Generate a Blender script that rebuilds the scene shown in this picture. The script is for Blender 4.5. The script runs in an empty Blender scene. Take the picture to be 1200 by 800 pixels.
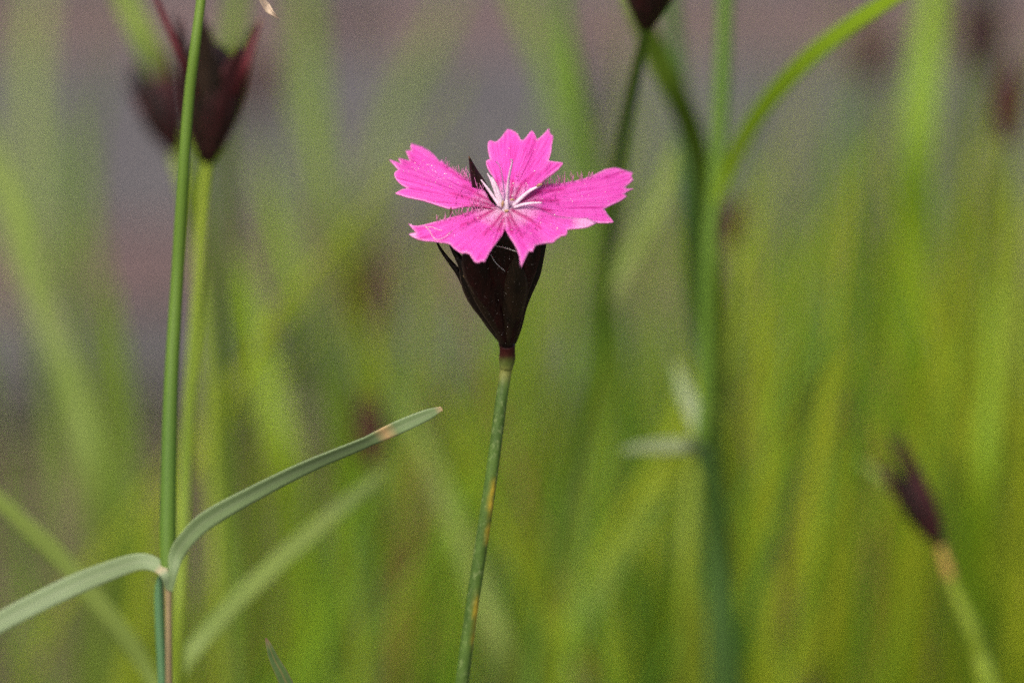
import bpy, bmesh, math, random
from mathutils import Vector, Matrix, noise
from mathutils.geometry import delaunay_2d_cdt

R = random.Random(7)
scene = bpy.context.scene
col = scene.collection

# ------------------------------------------------------------------ camera
PITCH = math.radians(24.0)
FOC, SENS = 100.0, 23.5
K = SENS / FOC / 1200.0                 # metres per photo pixel per metre of depth
D0 = 0.42                               # distance of the flower
CAM = Vector((0.0, 0.0, 0.52))
FW = Vector((0, math.cos(PITCH), -math.sin(PITCH)))
UP = Vector((0, math.sin(PITCH), math.cos(PITCH)))
RT = Vector((1, 0, 0))
PX = K * D0                             # one photo pixel at the flower, metres

cam_data = bpy.data.cameras.new('camera')
cam = bpy.data.objects.new('camera', cam_data)
col.objects.link(cam)
cam.location = CAM
cam.rotation_euler = (math.radians(90) - PITCH, 0, 0)
cam_data.lens = FOC
cam_data.sensor_width = SENS
cam_data.sensor_fit = 'HORIZONTAL'
cam_data.clip_start = 0.02
cam_data.clip_end = 500
cam_data.dof.use_dof = True
cam_data.dof.focus_distance = 0.4225
cam_data.dof.aperture_fstop = 8.2
cam_data.dof.aperture_blades = 9
scene.camera = cam

# ------------------------------------------------------------------ light
SUN_EL, SUN_AZ = math.radians(58), math.radians(215)    # azimuth clockwise from +Y
world = bpy.data.worlds.new('World')
scene.world = world
world.use_nodes = True
wn = world.node_tree
wn.nodes.clear()
sky = wn.nodes.new('ShaderNodeTexSky')
sky.sky_type = 'NISHITA'
sky.sun_disc = False
sky.sun_elevation = SUN_EL
sky.sun_rotation = SUN_AZ
sky.air_density = 0.7
sky.dust_density = 6.0
sky.ozone_density = 0.6
bg = wn.nodes.new('ShaderNodeBackground')
bg.inputs['Strength'].default_value = 0.15
wo = wn.nodes.new('ShaderNodeOutputWorld')
wn.links.new(sky.outputs[0], bg.inputs[0])
wn.links.new(bg.outputs[0], wo.inputs[0])

sl = bpy.data.lights.new('sun', 'SUN')
sl.energy = 1.5
sl.angle = math.radians(40)
sl.color = (1.0, 0.93, 0.84)
sun = bpy.data.objects.new('sun', sl)
col.objects.link(sun)
sd = Vector((math.sin(SUN_AZ) * math.cos(SUN_EL), math.cos(SUN_AZ) * math.cos(SUN_EL), math.sin(SUN_EL)))
sun.rotation_euler = sd.to_track_quat('Z', 'Y').to_euler()
sun.location = (0, 0, 3)

scene.view_settings.view_transform = 'Standard'
scene.view_settings.look = 'None'
scene.view_settings.exposure = 0.5
scene.view_settings.gamma = 1.0
scene.cycles.use_denoising = False
scene.cycles.filter_width = 1.45
scene.cycles.max_bounces = 8
scene.cycles.transparent_max_bounces = 8

# ------------------------------------------------------------------ helpers
def U(px, py, d):
    """a photo pixel at depth d (metres along the view axis) -> world point"""
    return CAM + FW * d + RT * ((px - 600) * K * d) - UP * ((py - 400) * K * d)

def catmull(pts, n):
    """resample a list of equal-length tuples into n tuples along a Catmull-Rom curve"""
    if len(pts) == 2:
        return [tuple(a + (b - a) * i / (n - 1) for a, b in zip(*pts)) for i in range(n)]
    P = [tuple(2 * a - b for a, b in zip(pts[0], pts[1]))] + list(pts) + \
        [tuple(2 * a - b for a, b in zip(pts[-1], pts[-2]))]
    m = len(pts) - 1
    out = []
    for i in range(n):
        t = i / (n - 1) * m
        k = min(int(t), m - 1)
        t -= k
        p0, p1, p2, p3 = P[k:k + 4]
        out.append(tuple(0.5 * (2 * b + (c - a) * t + (2 * a - 5 * b + 4 * c - d) * t * t +
                                (3 * b - a - 3 * c + d) * t ** 3)
                         for a, b, c, d in zip(p0, p1, p2, p3)))
    return out

def link(name, me, mat, parent=None, smooth=True):
    if mat is not None:
        me.materials.append(mat)
    if smooth:
        me.polygons.foreach_set('use_smooth', [True] * len(me.polygons))
    o = bpy.data.objects.new(name, me)
    col.objects.link(o)
    if parent is not None:
        root = parent
        off = Vector(parent.location)
        while root.parent is not None:
            root = root.parent
            off += Vector(root.location)
        me.transform(Matrix.Translation(-off))
        o.parent = parent
    return o

def mesh(name, verts, faces, mat, parent=None, smooth=True):
    me = bpy.data.meshes.new(name)
    me.from_pydata([tuple(v) for v in verts], [], faces)
    me.update()
    return link(name, me, mat, parent, smooth)

def thing(name, label, cat, loc, group=None):
    o = bpy.data.objects.new(name, None)
    o.empty_display_size = 0.01
    col.objects.link(o)
    o.location = loc
    o['label'] = label
    o['category'] = cat
    if group:
        o['group'] = group
    return o

def tube_geo(pts, radii, sides=10):
    pts = [Vector(p) for p in pts]
    n = len(pts)
    V, F = [], []
    t0 = (pts[1] - pts[0]).normalized()
    ref = Vector((0, -1, 0.01)) if abs(t0.y) < 0.9 else Vector((1, 0, 0))
    for i in range(n):
        t = (pts[min(i + 1, n - 1)] - pts[max(i - 1, 0)]).normalized()
        a = (ref - t * ref.dot(t)).normalized()
        b = t.cross(a)
        ref = a
        for k in range(sides):
            an = 2 * math.pi * k / sides
            V.append(pts[i] + (a * math.cos(an) + b * math.sin(an)) * radii[i])
    for i in range(n - 1):
        for k in range(sides):
            k2 = (k + 1) % sides
            F.append((i * sides + k, i * sides + k2, (i + 1) * sides + k2, (i + 1) * sides + k))
    F.append(tuple(range(sides))[::-1])
    F.append(tuple(range((n - 1) * sides, n * sides)))
    return V, F

def tube(name, pts, radii, mat, parent=None, sides=10):
    V, F = tube_geo(pts, radii, sides)
    return mesh(name, V, F, mat, parent)

def ribbon_geo(pts, widths, twist=None, fold=0.25, across=5, thick=0.00016, cup=0.0):
    """leaf blade: pts world, widths metres; faces the camera side turned by twist; a real closed sheet"""
    pts = [Vector(p) for p in pts]
    n = len(pts)
    top, bot = [], []
    for i in range(n):
        t = (pts[min(i + 1, n - 1)] - pts[max(i - 1, 0)]).normalized()
        v = (pts[i] - CAM).normalized()
        side = t.cross(v)
        if side.length < 1e-4:
            side = RT.copy()
        side.normalize()
        nn = side.cross(t).normalized()
        if nn.dot(v) > 0:
            nn = -nn
        tw = twist[i] if twist else 0.0
        s2 = side * math.cos(tw) + nn * math.sin(tw)
        n2 = nn * math.cos(tw) - side * math.sin(tw)
        for k in range(across):
            s = -1 + 2 * k / (across - 1)
            w = widths[i] * 0.5
            h = fold * w * (abs(s) - 0.5) - cup * w * s * s
            p = pts[i] + s2 * (s * w) + n2 * h
            th = thick * (1 - 0.6 * abs(s)) * min(1.0, widths[i] / 0.0008)
            top.append(p + n2 * th)
            bot.append(p - n2 * th)
    V = top + bot
    m = len(top)
    F = []
    for i in range(n - 1):
        for k in range(across - 1):
            a, b, c, d = i * across + k, i * across + k + 1, (i + 1) * across + k + 1, (i + 1) * across + k
            F.append((a, b, c, d))
            F.append((m + d, m + c, m + b, m + a))
        for k in (0, across - 1):
            a, d = i * across + k, (i + 1) * across + k
            F.append((a, d, m + d, m + a) if k == 0 else (d, a, m + a, m + d))
    return V, F

def ribbon(name, pts, widths, mat, parent=None, **kw):
    V, F = ribbon_geo(pts, widths, **kw)
    o = mesh(name, V, F, mat, parent)
    n = len(pts)
    ac = kw.get('across', 5)
    at = o.data.attributes.new('along', 'FLOAT', 'POINT')
    vals = [(i // ac) / (n - 1) for i in range(n * ac)] * 2
    at.data.foreach_set('value', vals)
    at = o.data.attributes.new('acrossb', 'FLOAT', 'POINT')
    at.data.foreach_set('value', [(i % ac) / (ac - 1) for i in range(n * ac)] * 2)
    return o

def to_ground(path3, n=8):
    """continue a stalk from its lowest known point down to the soil, easing to upright"""
    a, b = Vector(path3[-2]), Vector(path3[-1])
    t = (b - a).normalized()
    if t.z > -0.2:
        t = Vector((t.x, t.y, -0.5)).normalized()
    s = b.z / -t.z
    root = Vector((b.x + t.x * s * 0.55, b.y + t.y * s * 0.55, -0.004))
    c = b + t * (s * 0.45)
    return [((1 - u) ** 2) * b + 2 * u * (1 - u) * c + u * u * root for u in [(i + 1) / n for i in range(n)]]

def stalk_path(pts, n=24):
    """pts: (px, py, depth, width_px) from the top down -> world points, radii, root"""
    q = catmull(pts, n)
    P = [U(a, b, d) for a, b, d, w in q]
    rad = [w * K * d * 0.5 for a, b, d, w in q]
    g = to_ground(P)
    r_end = rad[-1]
    return P + g, rad + [r_end * (1 + 0.02 * i) for i in range(len(g))], g[-1]

# ------------------------------------------------------------------ materials
def new_mat(name):
    m = bpy.data.materials.new(name)
    m.use_nodes = True
    nt = m.node_tree
    nt.nodes.clear()
    out = nt.nodes.new('ShaderNodeOutputMaterial')
    return m, nt, out

def nd(nt, kind, **kw):
    n = nt.nodes.new(kind)
    for k, v in kw.items():
        setattr(n, k, v)
    return n

def noise_fac(nt, scale, detail=3, vec=None, rough=0.55, dist=0.0):
    n = nd(nt, 'ShaderNodeTexNoise')
    n.inputs['Scale'].default_value = scale
    n.inputs['Detail'].default_value = detail
    n.inputs['Roughness'].default_value = rough
    n.inputs['Distortion'].default_value = dist
    if vec is not None:
        nt.links.new(vec, n.inputs['Vector'])
    return n.outputs['Fac']

def ramp(nt, fac, stops):
    r = nd(nt, 'ShaderNodeValToRGB')
    el = r.color_ramp.elements
    while len(el) > 1:
        el.remove(el[-1])
    el[0].position, el[0].color = stops[0][0], (*stops[0][1], 1)
    for p, c in stops[1:]:
        e = el.new(p)
        e.color = (*c, 1)
    nt.links.new(fac, r.inputs[0])
    return r.outputs[0]

def mix(nt, fac, a, b):
    m = nd(nt, 'ShaderNodeMix', data_type='RGBA')
    for sock, val in ((m.inputs[0], fac), (m.inputs[6], a), (m.inputs[7], b)):
        if isinstance(val, bpy.types.NodeSocket):
            nt.links.new(val, sock)
        elif isinstance(val, (int, float)):
            sock.default_value = val
        else:
            sock.default_value = (*val, 1)
    return m.outputs[2]

def math_n(nt, op, a, b=None):
    m = nd(nt, 'ShaderNodeMath', operation=op)
    for sock, val in ((m.inputs[0], a), (m.inputs[1], b)):
        if val is None:
            continue
        if isinstance(val, bpy.types.NodeSocket):
            nt.links.new(val, sock)
        else:
            sock.default_value = val
    return m.outputs[0]

def attr(nt, name):
    a = nd(nt, 'ShaderNodeAttribute')
    a.attribute_name = name
    return a

def objcoord(nt, scale=(1, 1, 1)):
    t = nd(nt, 'ShaderNodeNewGeometry')
    mp = nd(nt, 'ShaderNodeMapping')
    mp.inputs['Scale'].default_value = scale
    nt.links.new(t.outputs['Position'], mp.inputs['Vector'])
    return mp.outputs[0]

def leafy(nt, out, color, rough=0.5, trans=0.35, spec=0.35, bump=None, bstr=0.2):
    """surface + light shining through"""
    p = nd(nt, 'ShaderNodeBsdfPrincipled')
    t = nd(nt, 'ShaderNodeBsdfTranslucent')
    ms = nd(nt, 'ShaderNodeMixShader')
    for s in (p.inputs['Base Color'], t.inputs['Color']):
        if isinstance(color, bpy.types.NodeSocket):
            nt.links.new(color, s)
        else:
            s.default_value = (*color, 1)
    p.inputs['Roughness'].default_value = rough
    p.inputs['Specular IOR Level'].default_value = spec
    if bump is not None:
        b = nd(nt, 'ShaderNodeBump')
        b.inputs['Strength'].default_value = bstr
        b.inputs['Distance'].default_value = 0.0002
        nt.links.new(bump, b.inputs['Height'])
        nt.links.new(b.outputs[0], p.inputs['Normal'])
    ms.inputs[0].default_value = trans
    nt.links.new(p.outputs[0], ms.inputs[1])
    nt.links.new(t.outputs[0], ms.inputs[2])
    nt.links.new(ms.outputs[0], out.inputs['Surface'])

def plant_mat(name, c1, c2, scale=60, rough=0.5, trans=0.3, speck=None, stretch=(1, 1, 0.25)):
    m, nt, out = new_mat(name)
    v = objcoord(nt, stretch)
    f = noise_fac(nt, scale, 3, v)
    c = ramp(nt, f, [(0.3, c1), (0.7, c2)])
    if speck:
        f2 = noise_fac(nt, 2600, 2, objcoord(nt, (1, 1, 0.6)))
        sp = ramp(nt, f2, [(0.58, (0, 0, 0)), (0.70, (1, 1, 1))])
        c = mix(nt, math_n(nt, 'MULTIPLY', sp, 0.55), c, speck)
    fb = noise_fac(nt, 1800, 2, objcoord(nt, (1, 1, 0.2)))
    leafy(nt, out, c, rough, trans, bump=fb, bstr=0.15)
    return m

M = {}
M['stem_blue'] = plant_mat('stem_blue_green', (0.060, 0.135, 0.040), (0.115, 0.215, 0.060), 140, 0.5, 0.12, (0.32, 0.42, 0.25))
M['stem_left'] = plant_mat('stem_fresh_green', (0.080, 0.165, 0.020), (0.135, 0.225, 0.022), 60, 0.5, 0.2)
M['stem_yellow'] = plant_mat('stem_yellow_green', (0.17, 0.26, 0.02), (0.26, 0.32, 0.02), 40, 0.55, 0.25)
M['stem_mid'] = plant_mat('stem_mid_green', (0.075, 0.165, 0.014), (0.125, 0.225, 0.018), 40, 0.55, 0.25)
M['stem_dark'] = plant_mat('stem_dark_green', (0.034, 0.085, 0.012), (0.060, 0.125, 0.016), 40, 0.55, 0.15)
M['stem_brown'] = plant_mat('stem_brownish', (0.16, 0.12, 0.06), (0.25, 0.19, 0.09), 300, 0.6, 0.1)
M['stem_tan'] = plant_mat('stem_tan', (0.34, 0.19, 0.05), (0.36, 0.25, 0.05), 90, 0.6, 0.15)
M['leaf_pale'] = plant_mat('leaf_pale_grey_green', (0.26, 0.33, 0.15), (0.36, 0.41, 0.23), 60, 0.55, 0.25)
M['leaf_bright'] = plant_mat('leaf_bright_yellow_green', (0.22, 0.38, 0.012), (0.31, 0.46, 0.02), 40, 0.5, 0.45)
M['leaf_olive'] = plant_mat('leaf_olive', (0.17, 0.25, 0.045), (0.24, 0.31, 0.065), 40, 0.55, 0.3)
M['leaf_green'] = plant_mat('leaf_green', (0.13, 0.225, 0.018), (0.19, 0.29, 0.024), 40, 0.55, 0.35)

def bract_mat(name, c1, c2, rough=0.38):
    m, nt, out = new_mat(name)
    v = objcoord(nt, (1, 1, 0.15))
    f = noise_fac(nt, 900, 4, v)
    c = ramp(nt, f, [(0.30, c1), (0.75, c2)])
    f2 = noise_fac(nt, 5200, 2, objcoord(nt))
    sp = ramp(nt, f2, [(0.66, (0, 0, 0)), (0.74, (1, 1, 1))])
    c = mix(nt, math_n(nt, 'MULTIPLY', sp, 0.4), c, (0.25, 0.20, 0.18))
    ac = attr(nt, 'acrossb').outputs['Fac']
    rim = ramp(nt, ac, [(0.0, (1, 1, 1)), (0.07, (0, 0, 0))])
    rim2 = ramp(nt, ac, [(0.93, (0, 0, 0)), (1.0, (1, 1, 1))])
    al = attr(nt, 'along').outputs['Fac']
    has = ramp(nt, al, [(0.02, (0, 0, 0)), (0.1, (0.5, 0.5, 0.5)), (0.6, (0.5, 0.5, 0.5)), (0.8, (0, 0, 0))])
    c = mix(nt, math_n(nt, 'MULTIPLY', math_n(nt, 'MAXIMUM', rim2, math_n(nt, 'MULTIPLY', rim, has)), has), c, (0.11, 0.075, 0.055))
    tipf = ramp(nt, al, [(0.93, (0, 0, 0)), (0.985, (1, 1, 1))])
    c = mix(nt, math_n(nt, 'MULTIPLY', tipf, 0.5), c, (0.30, 0.20, 0.10))
    fb = noise_fac(nt, 2600, 3, objcoord(nt, (1, 1, 0.15)))
    leafy(nt, out, c, rough + 0.08, 0.05, 0.22, bump=fb, bstr=1.0)
    return m
M['calyx'] = bract_mat('calyx_dark_maroon', (0.004, 0.0007, 0.0007), (0.022, 0.0022, 0.0022))
M['bract'] = bract_mat('bract_blackish', (0.003, 0.0018, 0.0014), (0.012, 0.006, 0.004))
M['bract_brown'] = bract_mat('bract_brown', (0.006, 0.0035, 0.002), (0.026, 0.013, 0.006))
M['bract_red'] = bract_mat('bract_wine', (0.022, 0.005, 0.006), (0.06, 0.012, 0.014), 0.5)
M['awn_red'] = bract_mat('awn_red', (0.07, 0.010, 0.015), (0.14, 0.022, 0.03), 0.5)
M['bract_rust'] = bract_mat('bract_rust', (0.040, 0.017, 0.008), (0.09, 0.036, 0.016), 0.6)

def flat(name, c, rough=0.5, trans=0.2, var=0.15, scale=2500):
    m, nt, out = new_mat(name)
    f = noise_fac(nt, scale, 2, objcoord(nt))
    cc = ramp(nt, f, [(0.3, tuple(x * (1 - var) for x in c)), (0.7, tuple(min(1, x * (1 + var)) for x in c))])
    leafy(nt, out, cc, rough, trans)
    return m
M['filament'] = flat('filament_white', (0.82, 0.66, 0.76), 0.5, 0.3)
M['style'] = flat('style_lilac', (0.40, 0.20, 0.40), 0.5, 0.2)
M['anther'] = flat('anther_tan', (0.36, 0.22, 0.11), 0.6, 0.1)
M['hair'] = flat('petal_hair', (0.72, 0.24, 0.50), 0.5, 0.3)
M['hair_dark'] = flat('petal_hair_dark', (0.52, 0.05, 0.30), 0.5, 0.2)
M['pollen'] = flat('pollen_white', (0.85, 0.78, 0.74), 0.6, 0.1)
M['silk'] = flat('silk_thread', (0.80, 0.78, 0.76), 0.3, 0.3)
M['dry'] = flat('withered_tan', (0.66, 0.52, 0.38), 0.6, 0.3)
M['dark_dry'] = flat('withered_dark', (0.10, 0.055, 0.025), 0.6, 0.1)

def petal_mat():
    m, nt, out = new_mat('petal_pink')
    uv = nd(nt, 'ShaderNodeUVMap')
    uv.uv_map = 'UVMap'
    mp = nd(nt, 'ShaderNodeMapping')
    mp.inputs['Scale'].default_value = (34, 2.2, 1)
    nt.links.new(uv.outputs[0], mp.inputs['Vector'])
    f = noise_fac(nt, 1.0, 4, mp.outputs[0], 0.6, 0.4)
    c = ramp(nt, f, [(0.30, (0.54, 0.026, 0.28)), (0.46, (0.76, 0.072, 0.47)), (0.72, (0.81, 0.140, 0.56))])
    a = nd(nt, 'ShaderNodeAttribute')
    a.attribute_name = 'marks'
    sep = nd(nt, 'ShaderNodeSeparateColor')
    nt.links.new(a.outputs['Color'], sep.inputs[0])
    c = mix(nt, sep.outputs[1], c, (0.88, 0.54, 0.74))
    c = mix(nt, sep.outputs[0], c, (0.50, 0.004, 0.18))
    f3 = noise_fac(nt, 9000, 2, objcoord(nt))
    sp = ramp(nt, f3, [(0.68, (0, 0, 0)), (0.78, (1, 1, 1))])
    c = mix(nt, math_n(nt, 'MULTIPLY', sp, 0.18), c, (0.95, 0.7, 0.85))
    fb = math_n(nt, 'ADD', f, math_n(nt, 'MULTIPLY', noise_fac(nt, 5000, 2, objcoord(nt)), 0.35))
    leafy(nt, out, c, 0.55, 0.28, 0.3, bump=fb, bstr=1.0)
    return m
M['petal'] = petal_mat()

# main stem: yellow flecks as an attribute
def main_stem_mat():
    m, nt, out = new_mat('stem_waxy_green')
    f = noise_fac(nt, 420, 4, objcoord(nt, (1, 1, 0.35)))
    c = ramp(nt, f, [(0.3, (0.042, 0.082, 0.014)), (0.55, (0.075, 0.135, 0.022)), (0.75, (0.11, 0.18, 0.032))])
    f2 = noise_fac(nt, 2300, 3, objcoord(nt, (1, 1, 0.55)))
    sp = ramp(nt, f2, [(0.54, (0, 0, 0)), (0.68, (1, 1, 1))])
    c = mix(nt, math_n(nt, 'MULTIPLY', sp, 0.4), c, (0.25, 0.31, 0.12))
    a = nd(nt, 'ShaderNodeAttribute')
    a.attribute_name = 'marks'
    sep = nd(nt, 'ShaderNodeSeparateColor')
    nt.links.new(a.outputs['Color'], sep.inputs[0])
    c = mix(nt, sep.outputs[0], c, (0.50, 0.34, 0.03))
    c = mix(nt, sep.outputs[1], c, (0.040, 0.006, 0.006))
    c = mix(nt, sep.outputs[2], c, (0.20, 0.21, 0.05))
    fb = noise_fac(nt, 2300, 3, objcoord(nt, (1, 1, 0.4)))
    leafy(nt, out, c, 0.5, 0.1, 0.2, bump=fb, bstr=0.5)
    return m
M['main_stem'] = main_stem_mat()

def ground_mat(name, stops, scale, bstr, bscale):
    m, nt, out = new_mat(name)
    p = nd(nt, 'ShaderNodeBsdfPrincipled')
    g = objcoord(nt)
    c = ramp(nt, noise_fac(nt, scale, 6, g, 0.65), stops)
    nt.links.new(c, p.inputs['Base Color'])
    p.inputs['Roughness'].default_value = 0.9
    b = nd(nt, 'ShaderNodeBump')
    b.inputs['Strength'].default_value = bstr
    b.inputs['Distance'].default_value = 0.004
    nt.links.new(noise_fac(nt, bscale, 5, g), b.inputs['Height'])
    nt.links.new(b.outputs[0], p.inputs['Normal'])
    nt.links.new(p.outputs[0], out.inputs['Surface'])
    return m
M['soil'] = ground_mat('soil_brown', [(0.3, (0.030, 0.018, 0.014)), (0.55, (0.075, 0.048, 0.036)), (0.75, (0.14, 0.10, 0.08))], 26, 0.8, 160)
M['land'] = ground_mat('land_soil_and_turf', [(0.35, (0.06, 0.05, 0.035)), (0.6, (0.06, 0.10, 0.03))], 3, 0.6, 60)
M['stone'] = ground_mat('stone_grey', [(0.3, (0.054, 0.050, 0.051)), (0.7, (0.094, 0.087, 0.088))], 18, 0.4, 220)
M['brick'] = ground_mat('brick_pink', [(0.3, (0.076, 0.049, 0.046)), (0.7, (0.132, 0.086, 0.081))], 22, 0.4, 220)
M['joint'] = ground_mat('joint_sand', [(0.3, (0.10, 0.08, 0.07)), (0.7, (0.17, 0.14, 0.12))], 60, 0.6, 300)

# ------------------------------------------------------------------ setting
def grid(name, x0, x1, y0, y1, nx, ny, zf, mat):
    V = [(x0 + (x1 - x0) * i / nx, y0 + (y1 - y0) * j / ny, 0) for j in range(ny + 1) for i in range(nx + 1)]
    V = [(x, y, zf(x, y)) for x, y, z in V]
    F = [(j * (nx + 1) + i, j * (nx + 1) + i + 1, (j + 1) * (nx + 1) + i + 1, (j + 1) * (nx + 1) + i)
         for j in range(ny) for i in range(nx)]
    return mesh(name, V, F, mat)

land = grid('ground', -120, 120, -120, 120, 24, 24, lambda x, y: -0.03, M['land'])
land['kind'] = 'structure'
def soil_z(x, y):
    return 0.009 * noise.noise(Vector((x * 14, y * 14, 0))) + 0.005 * noise.noise(Vector((x * 45, y * 45, 3)))
bed = grid('garden_bed', -1.1, 1.1, 0.15, 1.098, 150, 80, soil_z, M['soil'])
bed['kind'] = 'structure'

# soil crumbs and small stones
V, F = [], []
for i in range(900):
    x, y = R.uniform(-0.55, 0.55), R.uniform(0.55, 1.09)
    r = R.uniform(0.002, 0.007) * (1.6 if R.random() < 0.08 else 1)
    b0 = len(V)
    rot = Matrix.Rotation(R.uniform(0, 6.28), 3, 'Z') @ Matrix.Rotation(R.uniform(0, 3), 3, 'X')
    for v in ((1, 0, 0), (-1, 0, 0), (0, 1, 0), (0, -1, 0), (0, 0, .7), (0, 0, -.7)):
        w = rot @ (Vector(v) * r * R.uniform(0.7, 1.3))
        V.append(w + Vector((x, y, soil_z(x, y) + r * 0.3)))
    for a, b, c in ((0, 2, 4), (2, 1, 4), (1, 3, 4), (3, 0, 4), (2, 0, 5), (1, 2, 5), (3, 1, 5), (0, 3, 5)):
        F.append((b0 + a, b0 + b, b0 + c))
crumbs = mesh('soil_crumbs', V, F, M['soil'], None, False)
crumbs['kind'] = 'stuff'
crumbs['label'] = 'loose brown soil crumbs scattered over the garden bed'
crumbs['category'] = 'soil'

path = grid('paved_path', -1.1, 1.1, 1.10, 2.4, 2, 2, lambda x, y: 0.002, M['joint'])
path['kind'] = 'structure'
def block_mesh(w, d, h, seed, mat):
    rr = random.Random(seed)
    bm = bmesh.new()
    bmesh.ops.create_cube(bm, size=1)
    for v in bm.verts:
        v.co = Vector((v.co.x * w + rr.uniform(-.002, .002), v.co.y * d + rr.uniform(-.002, .002), (v.co.z + 0.5) * h))
    bmesh.ops.bevel(bm, geom=[e for e in bm.edges], offset=0.004, segments=1, affect='EDGES')
    me = bpy.data.meshes.new('paving_block')
    bm.to_mesh(me)
    bm.free()
    me.materials.append(mat)
    return me
def row(y0, y1, length, mat, name, h=0.02):
    meshes = [block_mesh(length - 0.008, (y1 - y0) - 0.008, h, s, mat) for s in range(3)]
    x = -1.05 + R.uniform(0, length * 0.5)
    while x < 1.05:
        o = bpy.data.objects.new(name, R.choice(meshes))
        col.objects.link(o)
        o.parent = path
        o.location = (x, (y0 + y1) / 2, R.uniform(-0.003, 0.001))
        o.rotation_euler = (R.uniform(-.01, .01), R.uniform(-.01, .01), R.uniform(-.008, .008))
        x += length
row(1.102, 1.150, 0.25, M['stone'], 'stone_slab')
row(1.152, 1.215, 0.21, M['brick'], 'brick')
row(1.217, 1.365, 0.30, M['stone'], 'stone_slab')
row(1.367, 1.432, 0.21, M['brick'], 'brick')
row(1.434, 1.60, 0.30, M['stone'], 'stone_slab')
row(1.602, 1.668, 0.21, M['brick'], 'brick')
row(1.67, 1.84, 0.30, M['stone'], 'stone_slab')

# ------------------------------------------------------------------ the flower in focus
E = math.radians(30)                                   # the camera looks down on the disc by this much
AX = UP * math.cos(E) - FW * math.sin(E)               # flower axis
BK = UP * math.sin(E) + FW * math.cos(E)               # towards the back of the disc
CPX = (593.0, 243.0)
C = U(CPX[0], CPX[1], D0)

def axis_depth(py):
    return D0 + (py - CPX[1]) * math.tan(E) * PX

stem_pts = [(594.5, 404, axis_depth(404), 19), (594.5, 412, axis_depth(412), 18.5), (594.3, 419, axis_depth(419), 19.5),
            (593.6, 427, axis_depth(426), 17), (592.3, 437, axis_depth(432), 14.2),
            (587, 472, 0.4285, 14), (579, 535, 0.4285, 14.5), (569, 605, 0.429, 15), (556, 690, 0.430, 15.5),
            (545, 770, 0.431, 15.5), (541, 805, 0.4315, 15.5), (532, 880, 0.4335, 16)]
P, rad, root = stalk_path(stem_pts, 90)
flower = thing('carnation', 'bright pink five-petalled carnation in full bloom on a dark maroon calyx and slender green stem', 'flower', root)
st = tube('stem', P, rad, M['main_stem'], flower, 14)
ca = st.data.color_attributes.new('marks', 'FLOAT_COLOR', 'POINT')
inv = lambda p: ((p - CAM).dot(RT) / (p - CAM).dot(FW) / K + 600, 400 - (p - CAM).dot(UP) / (p - CAM).dot(FW) / K)
fleck = [(575.5, 590, 3, 10), (573, 626, 3.2, 10), (558.5, 715, 3.2, 13), (556.5, 748, 3, 9), (578, 572, 2.5, 8)]
for i, v in enumerate(st.data.vertices):
    x, y = inv(v.co + root)
    yel = max(math.exp(-((x - a) / c) ** 2 - ((y - b) / d) ** 2) for a, b, c, d in fleck)
    front = (v.co + root - CAM).length < 10
    top = 1 - min(1, max(0, (y - 417) / 10))
    pale = math.exp(-((y - 436) / 11) ** 2) * 0.9
    ca.data[i].color = (min(1, yel * 1.3) * 0.85, top, pale, 1)

# calyx body, a lathe along the axis (heights and radii in photo pixels at the flower)
prof = [(0, 8.5), (10, 8.8), (22, 11), (34, 14), (50, 19), (66, 24.5), (82, 29), (100, 33), (120, 37), (140, 40),
        (158, 41), (168, 40), (175, 34), (179, 20), (180, 0.5)]
prof = catmull([tuple(float(x) for x in p) for p in prof], 40)
V, F = [], []
NS = 48
ribs = 20
for h, r in prof:
    ctr = C + AX * ((h - 187) * PX) + RT * (-3.5 * math.sin(math.pi * h / 187) * PX)
    for k in range(NS):
        an = 2 * math.pi * k / NS
        rr = max(0.1, r) * (1 + 0.018 * math.cos(ribs * an)) * PX
        V.append(ctr + (RT * math.cos(an) + BK * math.sin(an)) * rr)
for i in range(len(prof) - 1):
    for k in range(NS):
        k2 = (k + 1) % NS
        F.append((i * NS + k, i * NS + k2, (i + 1) * NS + k2, (i + 1) * NS + k))
calyx = mesh('calyx', V, F, M['calyx'], flower)

# bracts around it: centreline (px, py, mm toward the camera, width px)
def bract(pts, mat, fold=0.0, cup=0.55, label=None, n=26):
    q = catmull(pts, n)
    pp = [U(a, b, axis_depth(b) - c * 0.001) for a, b, c, w in q]
    wd = [max(0.6, w) * PX for a, b, c, w in q]
    o = ribbon('bract', pp, wd, mat, flower, fold=fold, cup=cup, across=9, thick=0.00010)
    if label:
        o['label'] = label
    return o
bract([(588, 401, .7, 6), (578, 384, 1.2, 12), (563, 359, 1.6, 16), (549, 337, 1.5, 13), (538, 320, 1.2, 8), (525, 304, .9, 5),
       (516.5, 292, .8, 3.4), (512, 283, .8, 2.4), (509, 272, .8, 1.5)], M['bract'])
bract([(591, 402, .9, 8), (581, 380, 1.6, 20), (566, 352, 2.0, 32), (553, 329, 1.9, 27), (544, 312, 1.4, 14), (536, 300, 1.0, 8), (530, 289, .9, 6), (528, 278, .8, 5),
       (528, 262, .9, 3.5), (528.5, 243, 1.2, 1.6)], M['bract'])
bract([(592, 402, 1.2, 8), (585, 376, 2.2, 22), (574, 345, 3.0, 36), (564, 318, 3.5, 42), (560, 297, 3.5, 34), (561, 276, 3.2, 14)], M['calyx'])
bract([(599, 402, 1.1, 8), (602, 380, 2.0, 18), (605, 355, 2.6, 22), (612, 325, 3.0, 27), (621, 299, 2.9, 24), (630, 276, 2.7, 9)], M['calyx'])
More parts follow.
